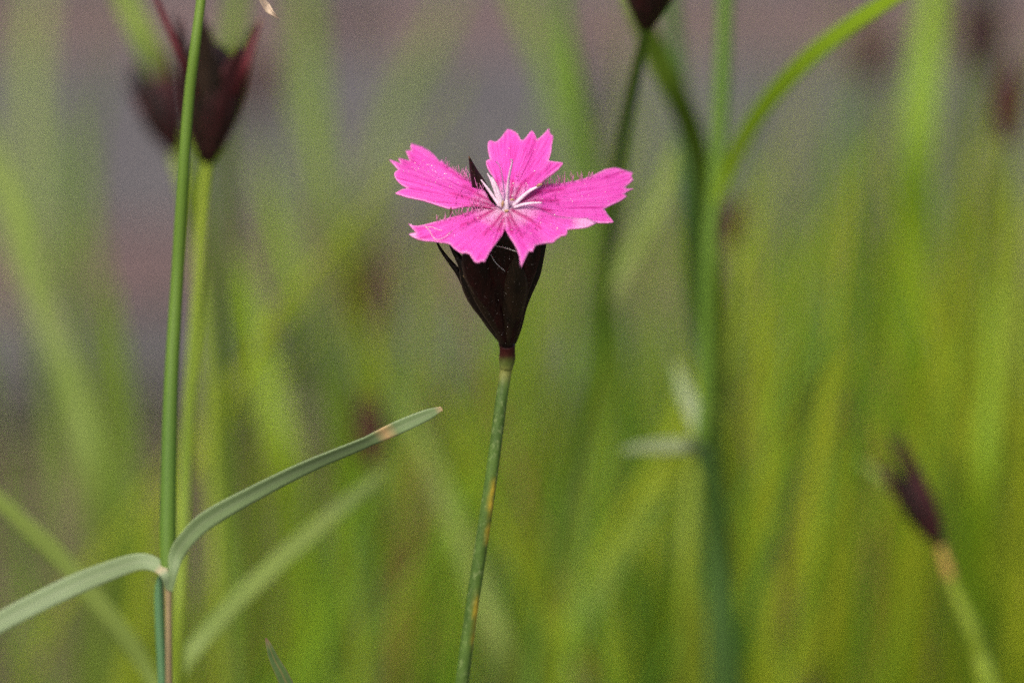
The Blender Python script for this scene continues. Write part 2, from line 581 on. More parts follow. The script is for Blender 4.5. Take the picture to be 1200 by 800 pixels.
bract([(595.5, 404, 1.0, 10), (597, 384, 2.0, 20), (600, 360, 3.0, 29), (602.5, 338, 3.6, 31), (604, 319, 3.9, 20), (604, 301, 3.8, 5), (604, 288, 3.7, 1.5)], M['bract_brown'])
bract([(590, 403, 1.1, 8), (586, 388, 1.7, 13), (576, 369, 2.3, 17), (563, 350, 2.5, 14), (551, 334, 2.2, 7), (543, 322, 1.8, 2)], M['bract_brown'])
bract([(602, 402, .6, 6), (607, 383, 1.2, 10), (611, 362, 1.6, 12), (617, 343, 1.7, 14), (625, 322, 1.6, 16), (631, 304, 1.3, 12), (636, 288, 1.0, 8), (640, 270, .6, 4)], M['bract'])
bract([(594, 395, -1.5, 14), (587, 340, -2.6, 34), (578, 290, -3.4, 38), (570, 250, -3.9, 30), (563, 222, -4.2, 19), (556, 203, -4.3, 10), (552, 191, -4.3, 4.5), (549.5, 183, -4.3, 1.2)], M['bract_brown'])
# dust and short pale hairs clinging to the head
cv = [v.co + root for v in calyx.data.vertices]
V, F = [], []
for i in range(70):
    x, y = R.uniform(548, 630), R.uniform(268, 402)
    p = U(x, y, axis_depth(y) - 0.0040)
    near = min(cv, key=lambda q: (inv(q)[0] - x) ** 2 + (inv(q)[1] - y) ** 2 + (1e6 if (q - C - AX * (q - C).dot(AX)).dot(BK) > 0 else 0))
    dq = (near - CAM).normalized()
    p = near - dq * R.uniform(0.0003, 0.0011) + RT * R.uniform(-4, 4) * PX + UP * R.uniform(-4, 4) * PX
    r = R.uniform(0.000014, 0.000034)
    b0 = len(V)
    V += [p + Vector(d) * r for d in ((1, 0, 0), (-1, 0, 0), (0, 1, 0), (0, -1, 0), (0, 0, 1), (0, 0, -1))]
    F += [tuple(b0 + k for k in f) for f in ((0, 2, 4), (2, 1, 4), (1, 3, 4), (3, 0, 4), (2, 0, 5), (1, 2, 5), (3, 1, 5), (0, 3, 5))]
dust = mesh('dust', V, F, M['pollen'], calyx)
dust['kind'] = 'stuff'

# petals: outline traced in photo pixels, laid on the tilted disc plane of that petal
def outline(pts):
    """pts (x, y[, 's']); smooth between sharp points"""
    n = len(pts)
    res = []
    sharp = [i for i, p in enumerate(pts) if len(p) > 2]
    for a, b in zip(sharp, sharp[1:] + [sharp[0] + n]):
        seg = [tuple(map(float, pts[i % n][:2])) for i in range(a, b + 1)]
        ln = sum(math.dist(p, q) for p, q in zip(seg, seg[1:]))
        m = max(2, int(ln / 1.6) + 1)
        res += (catmull(seg, m) if len(seg) > 1 else seg)[:-1]
    return res

PETALS = {
 'left': dict(phi=150, raise_=2, pts=[(590, 244, 's'), (577, 238), (565, 220), (550.3, 210.6), (533, 199.2), (522.2, 192), (517.6, 186.5, 's'), (515.5, 188.5),
   (508.9, 181.1), (504.2, 177.1, 's'), (496.2, 172.4), (486.1, 169.1), (481.8, 167.7, 's'), (481.0, 172), (482.1, 176, 's'), (475.4, 176.4, 's'), (477.5, 182), (480.1, 188, 's'),
   (473, 186), (466.7, 185.1, 's'), (469.4, 191.2, 's'), (463, 188.5), (456.4, 186.7, 's'), (461, 192), (466.7, 198.5, 's'), (462.5, 202), (462, 206), (466, 212.5), (471.5, 217), (477.4, 219.9, 's'),
   (470, 222), (463.4, 226.2, 's'), (476.8, 230.6), (495.5, 234.6), (514.2, 240.7), (528.9, 244), (546.3, 241.6), (561, 241.3), (576, 243.5)]),
 'back': dict(phi=84, raise_=12, pts=[(592, 243, 's'), (585.3, 229), (580, 211), (573.5, 201), (570, 194), (569.5, 190), (570.8, 187.5), (574.5, 186.5, 's'), (572.8, 181), (571.5, 174),
   (572.0, 166.8), (575, 164.5), (581, 165.8), (587, 161), (593, 153), (596, 151), (604, 154.5), (608, 159), (610, 163.5, 's'), (614, 163.2), (621, 155), (624, 153.3), (627, 157), (629.5, 163.5, 's'),
   (636, 158), (643.5, 150, 's'), (645.3, 156.5), (648.5, 159, 's'), (648.6, 162), (646.8, 170), (646, 178), (643, 188, 's'), (650, 189.2), (658, 190), (659.8, 191.5, 's'), (655, 197.5), (646, 205),
   (638, 211), (622, 224), (603, 238)]),
 'right': dict(phi=20, raise_=-6, pts=[(595, 244, 's'), (604.6, 234.8), (632.8, 218), (658.5, 214.3), (677.4, 210.8), (692.8, 206), (709.9, 198, 's'), (720.2, 196.6), (727, 197.5), (735.6, 200.2), (741.6, 201.9, 's'),
   (740.5, 206), (742, 210.8, 's'), (738, 214.5), (732.2, 219.7, 's'), (737, 221), (742.5, 220.6, 's'), (737, 223.5), (731.3, 227.1, 's'), (734.8, 229.2, 's'), (731, 232.5), (725.3, 235.7), (715.9, 240), (708.2, 244.2, 's'),
   (712.5, 251.1), (719.3, 259.7, 's'), (708.2, 260.7), (692.8, 260), (672.2, 257.5), (653.4, 255.5), (640, 251), (625, 247), (607, 245)]),
 'front_right': dict(phi=306, raise_=-3, pts=[(594, 241, 's'), (592.2, 250), (591.7, 267.5, 's'), (596.4, 275.5), (603.8, 287.5), (608.2, 297.5), (610.8, 312.2, 's'), (615, 303.5), (618.3, 296.5), (620.5, 293.1, 's'),
   (624.3, 294.4, 's'), (626.8, 288.3), (632, 285.8), (640, 284.3), (648.2, 283.6), (650.8, 281), (653.4, 279.4, 's'), (658, 276), (663.7, 275.1), (665.4, 268.8, 's'), (676, 267.3), (689, 265.2), (699.6, 260.5, 's'), (694, 258.3),
   (689, 255.4, 's'), (676, 255.5), (655, 253.5), (644, 250), (632, 244.5), (618, 240.5), (604, 239)]),
 'front_left': dict(phi=229, raise_=-9, pts=[(594, 241, 's'), (593.2, 255), (592.4, 266.1, 's'), (587.7, 276.8), (578.4, 288.9), (573, 296.9), (568.3, 306.3, 's'), (565, 305.2), (559.6, 307.3), (555.6, 305.6), (550.3, 297.8), (546.3, 295.9),
   (539.6, 295.3), (531.5, 290.2), (526.2, 285.2), (515.5, 284.2), (508.8, 283), (496.8, 281.5), (487.4, 279.2), (479.1, 274.4, 's'), (483, 272.9), (487.5, 272.6, 's'), (483.5, 267.5), (478.3, 261.4, 's'), (483, 263.4), (490, 264.3), (503.4, 261.4), (516.8, 257.8),
   (530.2, 253.8), (544.9, 250), (561, 243.8), (574.3, 241.5), (587.7, 240)]),
}
STREAK = {   # veins of deeper magenta: (px path)
 'left': [[(584, 240), (560, 228), (543, 217)], [(580, 242), (556, 234), (528, 226)], [(574, 243), (552, 240)]],
 'back': [[(603, 233), (611, 216), (626, 203)], [(598, 232), (601, 212)], [(585, 228), (581, 212)]],
 'right': [[(606, 241), (630, 235), (655, 235)], [(612, 236), (634, 224), (660, 222)], [(620, 243), (645, 247)]],
 'front_right': [[(597, 250), (604, 264), (612, 278)], [(600, 246), (622, 258), (634, 268)], [(595, 255), (600, 272)]],
 'front_left': [[(589, 250), (578, 264), (567, 275)], [(578, 246), (562, 255), (540, 264)], [(590, 256), (584, 270)]],
}
def seg_d(p, a, b):
    ax, ay = b[0] - a[0], b[1] - a[1]
    t = max(0, min(1, ((p[0] - a[0]) * ax + (p[1] - a[1]) * ay) / (ax * ax + ay * ay)))
    return math.dist(p, (a[0] + ax * t, a[1] + ay * t))

def ray_plane(px, py, n):
    d = (FW + RT * ((px - 600) * K) - UP * ((py - 400) * K))
    return CAM + d * ((C - CAM).dot(n) / d.dot(n)), d

petal_objs = {}
for pi, (pname, pd) in enumerate(PETALS.items()):
    phi, ra = math.radians(pd['phi']), math.radians(pd['raise_'])
    dvec = RT * math.cos(phi) + BK * math.sin(phi)
    svec = -RT * math.sin(phi) + BK * math.cos(phi)
    nrm = AX * math.cos(ra) - dvec * math.sin(ra)
    dpl = dvec * math.cos(ra) + AX * math.sin(ra)
    ol = outline(pd['pts'])
    xs, ys = [p[0] for p in ol], [p[1] for p in ol]
    inner = []
    y = min(ys)
    j = 0
    while y < max(ys):
        x = min(xs) + (j % 2) * 1.1
        while x < max(xs):
            q = (x + R.uniform(-.25, .25), y + R.uniform(-.2, .2))
            if min(math.dist(q, p) for p in ol) > 1.0:
                inner.append(q)
            x += 2.2
        y += 1.6
        j += 1
    allp = [Vector(p) for p in ol] + [Vector(p) for p in inner]
    n_ol = len(ol)
    vo, eo, fo = delaunay_2d_cdt(allp, [], [list(range(n_ol))], 1, 1e-5)[:3]
    used = sorted({i for f in fo for i in f})
    remap = {a: b for b, a in enumerate(used)}
    vo = [vo[i] for i in used]
    fo = [[remap[i] for i in f] for f in fo]
    V, UVc, marks = [], [], []
    for p in vo:
        w, d = ray_plane(p.x, p.y, nrm)
        rel = w - C
        rr, ss = rel.dot(dpl) / PX, rel.dot(svec) / PX
        rho = math.hypot(rr, ss)
        an = math.atan2(ss, rr)
        v = rho / 150.0
        u = an / math.radians(38)
        # shape: pleats along the veins, raised rims, wavy tip, gently drooping end
        env = min(1, max(0, (rho - 18) / 50))
        h = 0.42 * env * math.cos(u * 4.4 + pi) * (0.6 + 0.6 * v)
        h += 0.24 * env * math.cos(u * 11 + 1.3 * pi) * v
        h += 0.25 * noise.noise(Vector((p.x * 0.035, p.y * 0.05, pi * 7.3))) * env
        h += 0.10 * noise.noise(Vector((p.x * 0.14, p.y * 0.17, pi * 3.1))) * env
        h -= 0.55 * max(0, v - 0.45) ** 2 * 4
        h += 0.5 * (1 - env) * 0.0
        V.append(w - d.normalized() * (h * 0.001))
        UVc.append((u * 0.5 + 0.5 + pi * 1.7, v))
        s = 0.0
        for path_ in STREAK[pname]:
            m = len(path_) - 1
            for k in range(m):
                dd = seg_d((p.x, p.y), path_[k], path_[k + 1])
                s = max(s, math.exp(-(dd / (2.0 - 0.4 * k)) ** 2) * (1.1 - 0.35 * k))
        if pname == 'right':
            s = max(s, math.exp(-(math.hypot(p.x - 711, (p.y - 207) * 1.5) / 1.6) ** 4))
        pale = max(0.0, 1 - math.hypot(p.x - 593, (p.y - 240) * 1.5) / 44.0)
        edge = 0.42 * math.exp(-min(math.dist((p.x, p.y), q) for q in ol) / 1.1) * min(1, max(0, (rho - 40) / 30))
        if pname == 'front_right':
            edge = max(edge, 0.6 * min(1, max(0, (p.x - 668) / 12)))
        if pname == 'front_left':
            edge = max(edge, 0.6 * min(1, max(0, (491 - p.x) / 6)) * min(1, max(0, (p.y - 270) / 3)))
        marks.append((min(1, s) * (0.9 + 0.3 * noise.noise(Vector((p.x * .3, p.y * .3, 2)))), min(1, pale ** 0.8 * 1.1 + edge), 0, 1))
    o = mesh('petal', V, [tuple(f) for f in fo], M['petal'], flower)
    me = o.data
    ca = me.color_attributes.new('marks', 'FLOAT_COLOR', 'POINT')
    for i, c_ in enumerate(marks):
        ca.data[i].color = c_
    uvl = me.uv_layers.new(name='UVMap')
    for lp in me.loops:
        uvl.data[lp.index].uv = UVc[lp.vertex_index]
    # make every face look up, then give the petal its thickness
    bm = bmesh.new()
    bm.from_mesh(me)
    bmesh.ops.recalc_face_normals(bm, faces=bm.faces)
    if sum((f.normal.dot(AX) * f.calc_area() for f in bm.faces)) < 0:
        bmesh.ops.reverse_faces(bm, faces=bm.faces)
    bm.to_mesh(me)
    bm.free()
    sol = o.modifiers.new('thickness', 'SOLIDIFY')
    sol.thickness = 0.00014
    sol.offset = -1
    petal_objs[pname] = (o, V, vo, nrm)

def petal_point(pname, x, y):
    o, V, vo, nrm = petal_objs[pname]
    i = min(range(len(vo)), key=lambda k: (vo[k].x - x) ** 2 + (vo[k].y - y) ** 2)
    return V[i]

def bits(name, pname, geos, mat, label):
    V, F = [], []
    for v, f in geos:
        b0 = len(V)
        V += v
        F += [tuple(b0 + i for i in q) for q in f]
    o = mesh(name, V, F, mat, petal_objs[pname][0])
    o['kind'] = 'stuff'
    o['label'] = label
    return o

def hair(p, dirv, ln, r=0.000032):
    dirv = dirv.normalized()
    bend = Vector((R.uniform(-1, 1), R.uniform(-.6, .6), R.uniform(-1, 1))) * ln * 0.16
    return tube_geo([p - dirv * 0.0001, p + dirv * ln * 0.5 + bend, p + dirv * ln], [r, r * 0.85, r * 0.4], 4)

FRINGE = {
 'left': [((517, 189), (566, 222), 46)],
 'right': [((634, 219), (694, 207), 46)],
 'front_left': [((506, 261), (566, 244), 38)],
}
for pname, (o, V, vo, nrm) in petal_objs.items():
    gs = []
    for a, b, n in FRINGE.get(pname, []):
        for i in range(n):
            t = R.random() ** (0.75 if pname != 'right' else 1.2)
            q = (a[0] + (b[0] - a[0]) * t, a[1] + (b[1] - a[1]) * t + R.uniform(0, 4))
            ln = R.uniform(6, 18) * PX * (0.55 + 0.6 * (t if pname != 'right' else 1 - t))
            gs.append(hair(petal_point(pname, *q), AX + RT * R.uniform(-.45, .45) + BK * R.uniform(-.1, .6), ln))
    if gs:
        bits('edge_hair', pname, gs, M['hair'], 'fine pink hairs fringing the petal edge')
    # darker hairs standing near the throat
    gs = []
    near = [i for i in range(len(vo)) if 14 < math.hypot(vo[i].x - 593, (vo[i].y - 242) * 1.7) < 62]
    for i in R.sample(near, min(28, len(near))):
        gs.append(hair(V[i], AX + RT * R.uniform(-.5, .5) + BK * R.uniform(-.5, .5), R.uniform(4, 10) * PX, 0.000022))
    bits('throat_hair', pname, gs, M['hair_dark'], 'short dark pink hairs near the throat')
    gs = []
    idx = range(len(vo))
    if pname == 'left':
        cl = [i for i in idx if seg_d((vo[i].x, vo[i].y), (488, 193), (524, 214)) < 9]
        pick = R.sample(cl, 30) + R.sample(list(idx), 14)
    else:
        pick = R.sample(list(idx), 22)
    for i in pick:
        r = R.uniform(0.3, 0.62) * PX * (1.7 if R.random() < 0.12 else 1)
        p = V[i] + nrm * r * 0.7
        vv = [p + Vector(d) * r for d in ((1, 0, 0), (-1, 0, 0), (0, 1, 0), (0, -1, 0), (0, 0, 1), (0, 0, -1))]
        ff = [(0, 2, 4), (2, 1, 4), (1, 3, 4), (3, 0, 4), (2, 0, 5), (1, 2, 5), (3, 1, 5), (0, 3, 5)]
        gs.append((vv, ff))
    bits('pollen', pname, gs, M['pollen'], 'white pollen grains dusting the petal')

def rise(px, py, k=0.5, off=0.0):
    return U(px, py, D0 - (CPX[1] - py) * math.tan(E) * PX * k - off)

def strand(name, pts, w, mat, k=0.5, off=0.0003, parent=flower, sides=8, taper=None):
    q = catmull([(*p, wi) for p, wi in zip(pts, w)], 18)
    return tube(name, [rise(a, b, k, off) for a, b, c in q], [max(0.2, c) * PX * 0.5 for a, b, c in q], mat, parent, sides)
strand('stamen', [(588, 243), (582, 228), (577, 214), (571.2, 203)], [4.6, 4.4, 3.6, 1.2], M['filament'], 0.4)
strand('stamen', [(590, 243), (585, 228), (580, 215), (576, 207.5)], [4.6, 4.6, 3.6, 1.4], M['filament'], 0.4)
strand('stamen', [(586, 242), (577, 229), (570, 219), (563.5, 210.5)], [4.2, 3.8, 3.0, 1.2], M['filament'], 0.3)
s1 = strand('stamen', [(601, 241), (612, 231), (622, 223), (634, 217.5)], [4.6, 4.4, 3.6, 2.4], M['filament'], 0.4)
strand('anther', [(629, 218.5), (632, 216.5), (635.5, 216)], [2.0, 3.4, 1.6], M['anther'], 0.4, 0.0005, s1)
strand('stamen', [(602, 243), (614, 239.5), (624, 238), (635, 237.5)], [4.0, 3.8, 3.0, 1.4], M['filament'], 0.4)
strand('style', [(594, 243), (594.2, 228), (595.5, 210), (598, 198), (600, 190), (598.8, 187.2)], [2.8, 2.6, 1.8, 1.3, 1.2, 1.0], M['filament'], 0.7)
strand('style', [(596.5, 240), (596.2, 225), (597.6, 207), (599.8, 195), (600.6, 188.5), (598.6, 186.8), (597.6, 188.2)], [1.2, 1.2, 1.2, 1.3, 1.6, 1.4, 1.0], M['style'], 0.7)
strand('style', [(592, 238), (590.5, 222), (588.5, 206), (586, 196), (583.5, 191.5), (581.5, 190.2), (583, 188.6)], [2.0, 1.8, 1.4, 1.1, 1.3, 1.2, 0.8], M['style'], 0.6)
strand('pistil', [(592.5, 248), (592.8, 242), (593.6, 236), (593.8, 231)], [8.5, 8, 5.4, 3], M['filament'], 0.5)
strand('anther', [(588.8, 243), (589.0, 239), (589.8, 235)], [1.2, 3.2, 1.4], M['anther'], 0.5, 0.0007)
strand('anther', [(597.5, 234.8), (600, 234), (603, 234.5)], [1.2, 3.0, 1.4], M['anther'], 0.5, 0.0006)
strand('anther', [(591, 246.5), (593.5, 247.2), (596, 246)], [1.6, 3.6, 1.6], M['anther'], 0.5, 0.0009)

# silk threads
def thread(pts, r=0.000018, toward=0.0):
    q = catmull(pts, 14)
    o = tube('silk_thread', [U(a, b, d) for a, b, d in q], [r] * len(q), M['silk'], flower, 4)
dz = axis_depth(290) - 0.0041
thread([(578, 287.5, dz - .0002), (592, 290.5, dz), (608, 296, dz - .0002)], 0.000026)
thread([(575, 298, dz + .0002), (581, 308, dz + .0004), (592, 318, dz + .0008)], 0.000020)
fl = lambda x, y: (x, y, (petal_point('front_left', x, y) - CAM).dot(FW) - 0.00012)
thread([fl(497, 264), fl(503, 270), fl(507, 277), fl(512, 281), fl(521, 278), fl(528, 272)], 0.000024)
thread([fl(499, 266), fl(506, 266), fl(513, 269), fl(518, 270)], 0.000020)

# ------------------------------------------------------------------ flower heads in bud / past bloom (shared builder)
def head(parent, base, axis, length, width, mats, nb=6, awn=0.35, seed=1, spread=0.3, spin=0.4):
    """calyx with overlapping pointed bracts; base world point, axis unit vector, metres"""
    rr = random.Random(seed)
    axis = axis.normalized()
    e1 = axis.cross(Vector((0, 1, 0.1))).normalized()
    e2 = axis.cross(e1).normalized()
    pr = catmull([(0., .12), (.08, .2), (.25, .5), (.5, .88), (.68, .95), (.85, .72), (.97, .36), (1.0, .05)], 16)
    V, F = [], []
    ns = 14
    for h, r in pr:
        for k in range(ns):
            an = 2 * math.pi * k / ns
            V.append(base + axis * h * length + (e1 * math.cos(an) + e2 * math.sin(an)) * (r * width * 0.42))
    for i in range(len(pr) - 1):
        for k in range(ns):
            k2 = (k + 1) % ns
            F.append((i * ns + k, i * ns + k2, (i + 1) * ns + k2, (i + 1) * ns + k))
    F.append(tuple(range(ns))[::-1])
    F.append(tuple(range((len(pr) - 1) * ns, len(pr) * ns)))
    mesh('calyx', V, F, mats[0], parent)
    for b in range(nb):
        th0 = spin + 2 * math.pi * b / nb + rr.uniform(-.15, .15)
        L = length * rr.uniform(0.85, 1.08)
        aw = awn * length * rr.uniform(0.5, 1.2)
        sp = spread * rr.uniform(0.5, 1.3)
        V, F = [], []
        nt_, na = 14, 5
        for i in range(nt_):
            t = i / (nt_ - 1)
            if t < 0.7:
                q = t / 0.7
                w = width * 0.36 * (math.sin(math.pi * (0.08 + 0.84 * q)) ** 0.8) + 0.0002
                h = q * L
            else:
                q = (t - 0.7) / 0.3
                w = width * 0.09 * (1 - q) + 0.00018
                h = L + q * aw
            hh = min(h / length, 1.4)
            base_r = 0.5 * width * (0.2 + 0.8 * math.sin(min(1.0, hh / 0.66) * math.pi / 2)) if hh < 0.66 else 0.5 * width * (1 - 0.15 * (hh - 0.66))
            out_ = base_r + width * sp * max(0, hh - 0.55) ** 1.5
            for k in range(na):
                s = -1 + 2 * k / (na - 1)
                th = th0 + s * min(1.1, w / max(out_, 1e-4))
                V.append(base + axis * h + (e1 * math.cos(th) + e2 * math.sin(th)) * (out_ * (1 + 0.04 * b / nb)))
        for i in range(nt_ - 1):
            for k in range(na - 1):
                F.append((i * na + k, i * na + k + 1, (i + 1) * na + k + 1, (i + 1) * na + k))
        o = mesh('bract', V, F, mats[1 + b % (len(mats) - 1)], parent)
        m = o.modifiers.new('thickness', 'SOLIDIFY')
        m.thickness = 0.00014

def headed_stalk(label, hb, ht, wpx, stem, smat, mats, seed, group=None, spread=0.3, awn=0.35, nb=6, spin=0.4, name='carnation_bud'):
    """hb, ht: (px, py, depth) foot and top of the head; stem: further (px, py, depth, width_px) downward"""
    b, t = U(*hb), U(*ht)
    w0 = stem[0][3]
    P, rad, root = stalk_path([(hb[0] + (hb[0] - ht[0]) * -0.02, hb[1] - 2, hb[2], w0 * 1.15)] + stem, 26)
    o = thing(name, label, 'flower bud', root, group)
    tube('stem', P, rad, smat, o, 8)
    head(o, b, t - b, (t - b).length, wpx * K * hb[2], mats, nb=nb, awn=awn, seed=seed, spread=spread, spin=spin)
    return o, root

DARK = [M['calyx'], M['bract'], M['bract_red'], M['bract']]
WINE = [M['bract_red'], M['bract_red'], M['bract']]
RUST = [M['bract_rust'], M['bract_rust'], M['bract_red']]

# ------------------------------------------------------------------ the sharp left-hand stalk with its leaf pair
DL = 0.436
P, rad, root = stalk_path([(240, -60, DL - .006, 13), (237, -20, DL - .004, 12), (235, 5, DL - .004, 11.5), (228, 60, DL - .004, 12.5), (221, 120, DL - .003, 13), (215, 200, DL - .002, 14),
                           (208, 320, DL, 15), (200, 460, DL, 17), (197, 590, DL, 19), (197, 662, DL, 19), (197.5, 680, DL, 13),
                           (197.5, 700, DL, 9), (198, 800, DL + .001, 8.5), (198, 880, DL + .003, 8.5)], 80)
lf = thing('carnation', 'tall fresh-green carnation stalk with two pale strap leaves arching from one node', 'flower stalk', root)
ni = next(i for i, p in enumerate(P) if inv(p)[1] > 684)
tube('stem', P[:ni], rad[:ni], M['stem_left'], lf, 12)
o = tube('lower_stem', P[ni - 1:], rad[ni - 1:], M['stem_brown'], lf, 10)
o['label'] = 'thin brownish stem below the node'
hb = U(240, -58, DL - .006)
head(lf, hb, UP * 0.95 + RT * 0.06 - FW * 0.2, 150 * K * DL, 95 * K * DL, DARK, seed=12)
# withered tip hanging from that head
q = catmull([(262, -95, DL - .010, 9), (284, -58, DL - .013, 8), (300, -22, DL - .013, 8), (307, 0, DL - .012, 8), (313, 9, DL - .0115, 9), (320, 16, DL - .0115, 6), (327, 22, DL - .011, 1)], 24)
o = ribbon('withered_petal', [U(a, b, c) for a, b, c, w in q], [w * K * DL for a, b, c, w in q], M['dry'], lf, fold=0.7, twist=[0.5 * math.sin(i * 0.4) for i in range(24)])
o['label'] = 'dry cream-coloured withered petal tip hanging down'

def leaf_mat(name, c_mid, c_edge, c_tip=None, spots=(), tip_at=0.97):
    m, nt, out = new_mat(name)
    al = attr(nt, 'along').outputs['Fac']
    ac = attr(nt, 'acrossb').outputs['Fac']
    rib = math_n(nt, 'ABSOLUTE', math_n(nt, 'SUBTRACT', ac, 0.5))
    f = noise_fac(nt, 300, 3, objcoord(nt))
    rr = ramp(nt, rib, [(0.0, c_edge), (0.12, c_mid), (0.40, c_mid), (0.5, c_edge)])
    c = mix(nt, math_n(nt, 'MULTIPLY', f, 0.5), rr, tuple(x * 0.6 for x in c_mid))
    if c_tip:
        t = ramp(nt, al, [(tip_at - 0.03, (0, 0, 0)), (min(1, tip_at + 0.02), (1, 1, 1))])
        c = mix(nt, t, c, c_tip)
    for pos, wd, cc in spots:
        d = math_n(nt, 'ABSOLUTE', math_n(nt, 'SUBTRACT', al, pos))
        s = ramp(nt, d, [(0.0, (1, 1, 1)), (wd, (0, 0, 0))])
        c = mix(nt, s, c, cc)
    leafy(nt, out, c, 0.5, 0.25, 0.35, bump=noise_fac(nt, 1500, 2, objcoord(nt)), bstr=0.2)
    return m
M['leaf_r'] = leaf_mat('leaf_grey_green_right', (0.20, 0.285, 0.12), (0.25, 0.325, 0.16), (0.42, 0.30, 0.16), [(0.775, 0.030, (0.50, 0.34, 0.16))], 0.985)
M['leaf_l'] = leaf_mat('leaf_grey_green_left', (0.23, 0.31, 0.15), (0.28, 0.35, 0.19), None, [(0.16, 0.05, (0.42, 0.36, 0.22))])
q = catmull([(200, 692, DL - .0005, 6), (203, 672, DL - .001, 10), (207, 650, DL - .001, 18), (220, 630, DL - .002, 20), (245, 607, DL - .003, 22), (300, 576, DL - .0045, 20), (360, 546, DL - .006, 19),
             (420, 521, DL - .0075, 17), (434, 515, DL - .0078, 16), (470, 499, DL - .009, 16), (500, 486, DL - .0095, 13), (518, 478.5, DL - .010, 5)], 70)
ribbon('leaf', [U(a, b, c) for a, b, c, w in q], [w * K * DL for a, b, c, w in q], M['leaf_r'], lf, across=7,
       fold=0.28, twist=[-0.15 + 0.9 * min(1, max(0, (i / 69 - .18) / .4)) - 0.6 * min(1, max(0, (i / 69 - .72) / .1)) for i in range(70)])
q = catmull([(197, 690, DL - .0005, 6), (193, 673, DL - .001, 11), (183, 662, DL, 17), (163, 658, DL + .001, 20), (130, 668, DL + .003, 23), (90, 684, DL + .005, 25), (50, 703, DL + .006, 25), (0, 729, DL + .007, 24), (-60, 768, DL + .008, 18), (-120, 815, DL + .008, 3)], 60)
ribbon('leaf', [U(a, b, c) for a, b, c, w in q], [w * K * DL for a, b, c, w in q], M['leaf_l'], lf, across=7, fold=0.2, twist=[0.1] * 60)
q = catmull([(189, 668, DL + .001, 4), (186, 690, DL + .001, 10), (187, 730, DL + .001, 11), (190, 790, DL + .001, 11), (192, 860, DL + .001, 10), (196, 930, DL + .0015, 6)], 30)
o = ribbon('sheath', [U(a, b, c) for a, b, c, w in q], [w * K * DL for a, b, c, w in q], plant_mat('sheath_blue_green', (0.06, 0.15, 0.06), (0.10, 0.22, 0.09), 80), lf, fold=-0.4)
o['label'] = 'blue-green leaf sheath pressed along the lower stem'

# ------------------------------------------------------------------ named out-of-focus plants behind
headed_stalk('dark maroon carnation bud with two reddish awns, just behind the tall leafy stalk', (243, 191, .476), (254, 52, .474), 74,
             [(242, 196, .476, 12), (239, 230, .476, 13), (233, 330, .476, 14), (224, 450, .476, 15), (216, 590, .476, 15), (211, 700, .470, 15), (207, 830, .473, 15)],
             M['stem_yellow'], [M['calyx'], M['bract'], M['bract_brown'], M['bract_red'], M['bract']], 21, spread=0.55, awn=0.25, nb=7)
bud1 = [o for o in bpy.data.objects if o.name.startswith('carnation_bud') and o.parent is None][-1]
for pts in ([(232, 118, .472, 3), (224, 95, .464, 10), (214, 72, .461, 9), (203, 45, .460, 8), (190, 15, .459, 7), (176, -20, .458, 3)],
            [(270, 128, .476, 3), (277, 104, .471, 9), (285, 82, .4685, 10), (291, 64, .468, 9), (298, 44, .468, 7), (306, 22, .468, 3)]):
    q = catmull([tuple(map(float, p)) for p in pts], 16)
    ribbon('awn', [U(a, b, c) for a, b, c, w in q], [w * K * c for a, b, c, w in q], M['awn_red'], bud1, fold=0.4)
headed_stalk('small blurred wine-brown bud leaning beside the dark double-awned bud', (206, 182, .535), (180, 92, .535), 54,
             [(207, 186, .535, 14), (218, 225, .535, 14), (232, 300, .54, 15), (243, 420, .54, 15), (250, 560, .54, 15), (256, 700, .54, 15), (262, 830, .545, 15)],
             M['stem_yellow'], WINE, 22, spread=0.4)
headed_stalk('dark red bud tip pointing down at the bright green blade', (757, 33, .462), (768, -85, .455), 74,
             [(756, 37, .464, 11), (748, 75, .475, 14), (737, 130, .49, 16), (725, 200, .51, 18), (712, 290, .53, 19), (700, 380, .545, 19), (688, 460, .55, 19), (664, 560, .56, 19), (647, 650, .565, 19), (630, 760, .57, 19), (616, 850, .57, 19)],
             M['stem_mid'], DARK, 23)
headed_stalk('rust-red bud with a tan neck on a leaning yellow-green stem', (1103, 642, .512), (1062, 562, .512), 40,
             [(1104, 645, .512, 10), (1111, 668, .512, 12), (1118, 692, .512, 14)], M['stem_tan'], [M['calyx'], M['bract_red'], M['bract'], M['bract_red']], 24, spread=0.2, awn=0.5)
b24 = [o for o in bpy.data.objects if o.name.startswith('carnation_bud') and o.parent is None][-1]
for c_ in list(b24.children):
    if c_.name.startswith('stem'):
        bpy.data.objects.remove(c_)
P, rad, _ = stalk_path([(1102, 640, .512, 11), (1111, 668, .512, 13), (1119, 692, .512, 14), (1138, 735, .512, 19), (1155, 790, .512, 22), (1170, 850, .499, 22)], 40)
tube('neck', P[:12], rad[:12], M['stem_tan'], b24, 8)
tube('stem', P[11:], rad[11:], M['stem_yellow'], b24, 8)
q = catmull([(1075., 598., .512, 9.), (1052., 576., .525, 9.), (1030., 556., .53, 9.), (1005., 540., .535, 3.)], 14)
ribbon('awn', [U(a, b, c) for a, b, c, w in q], [w * K * c for a, b, c, w in q], M['leaf_olive'], b24)

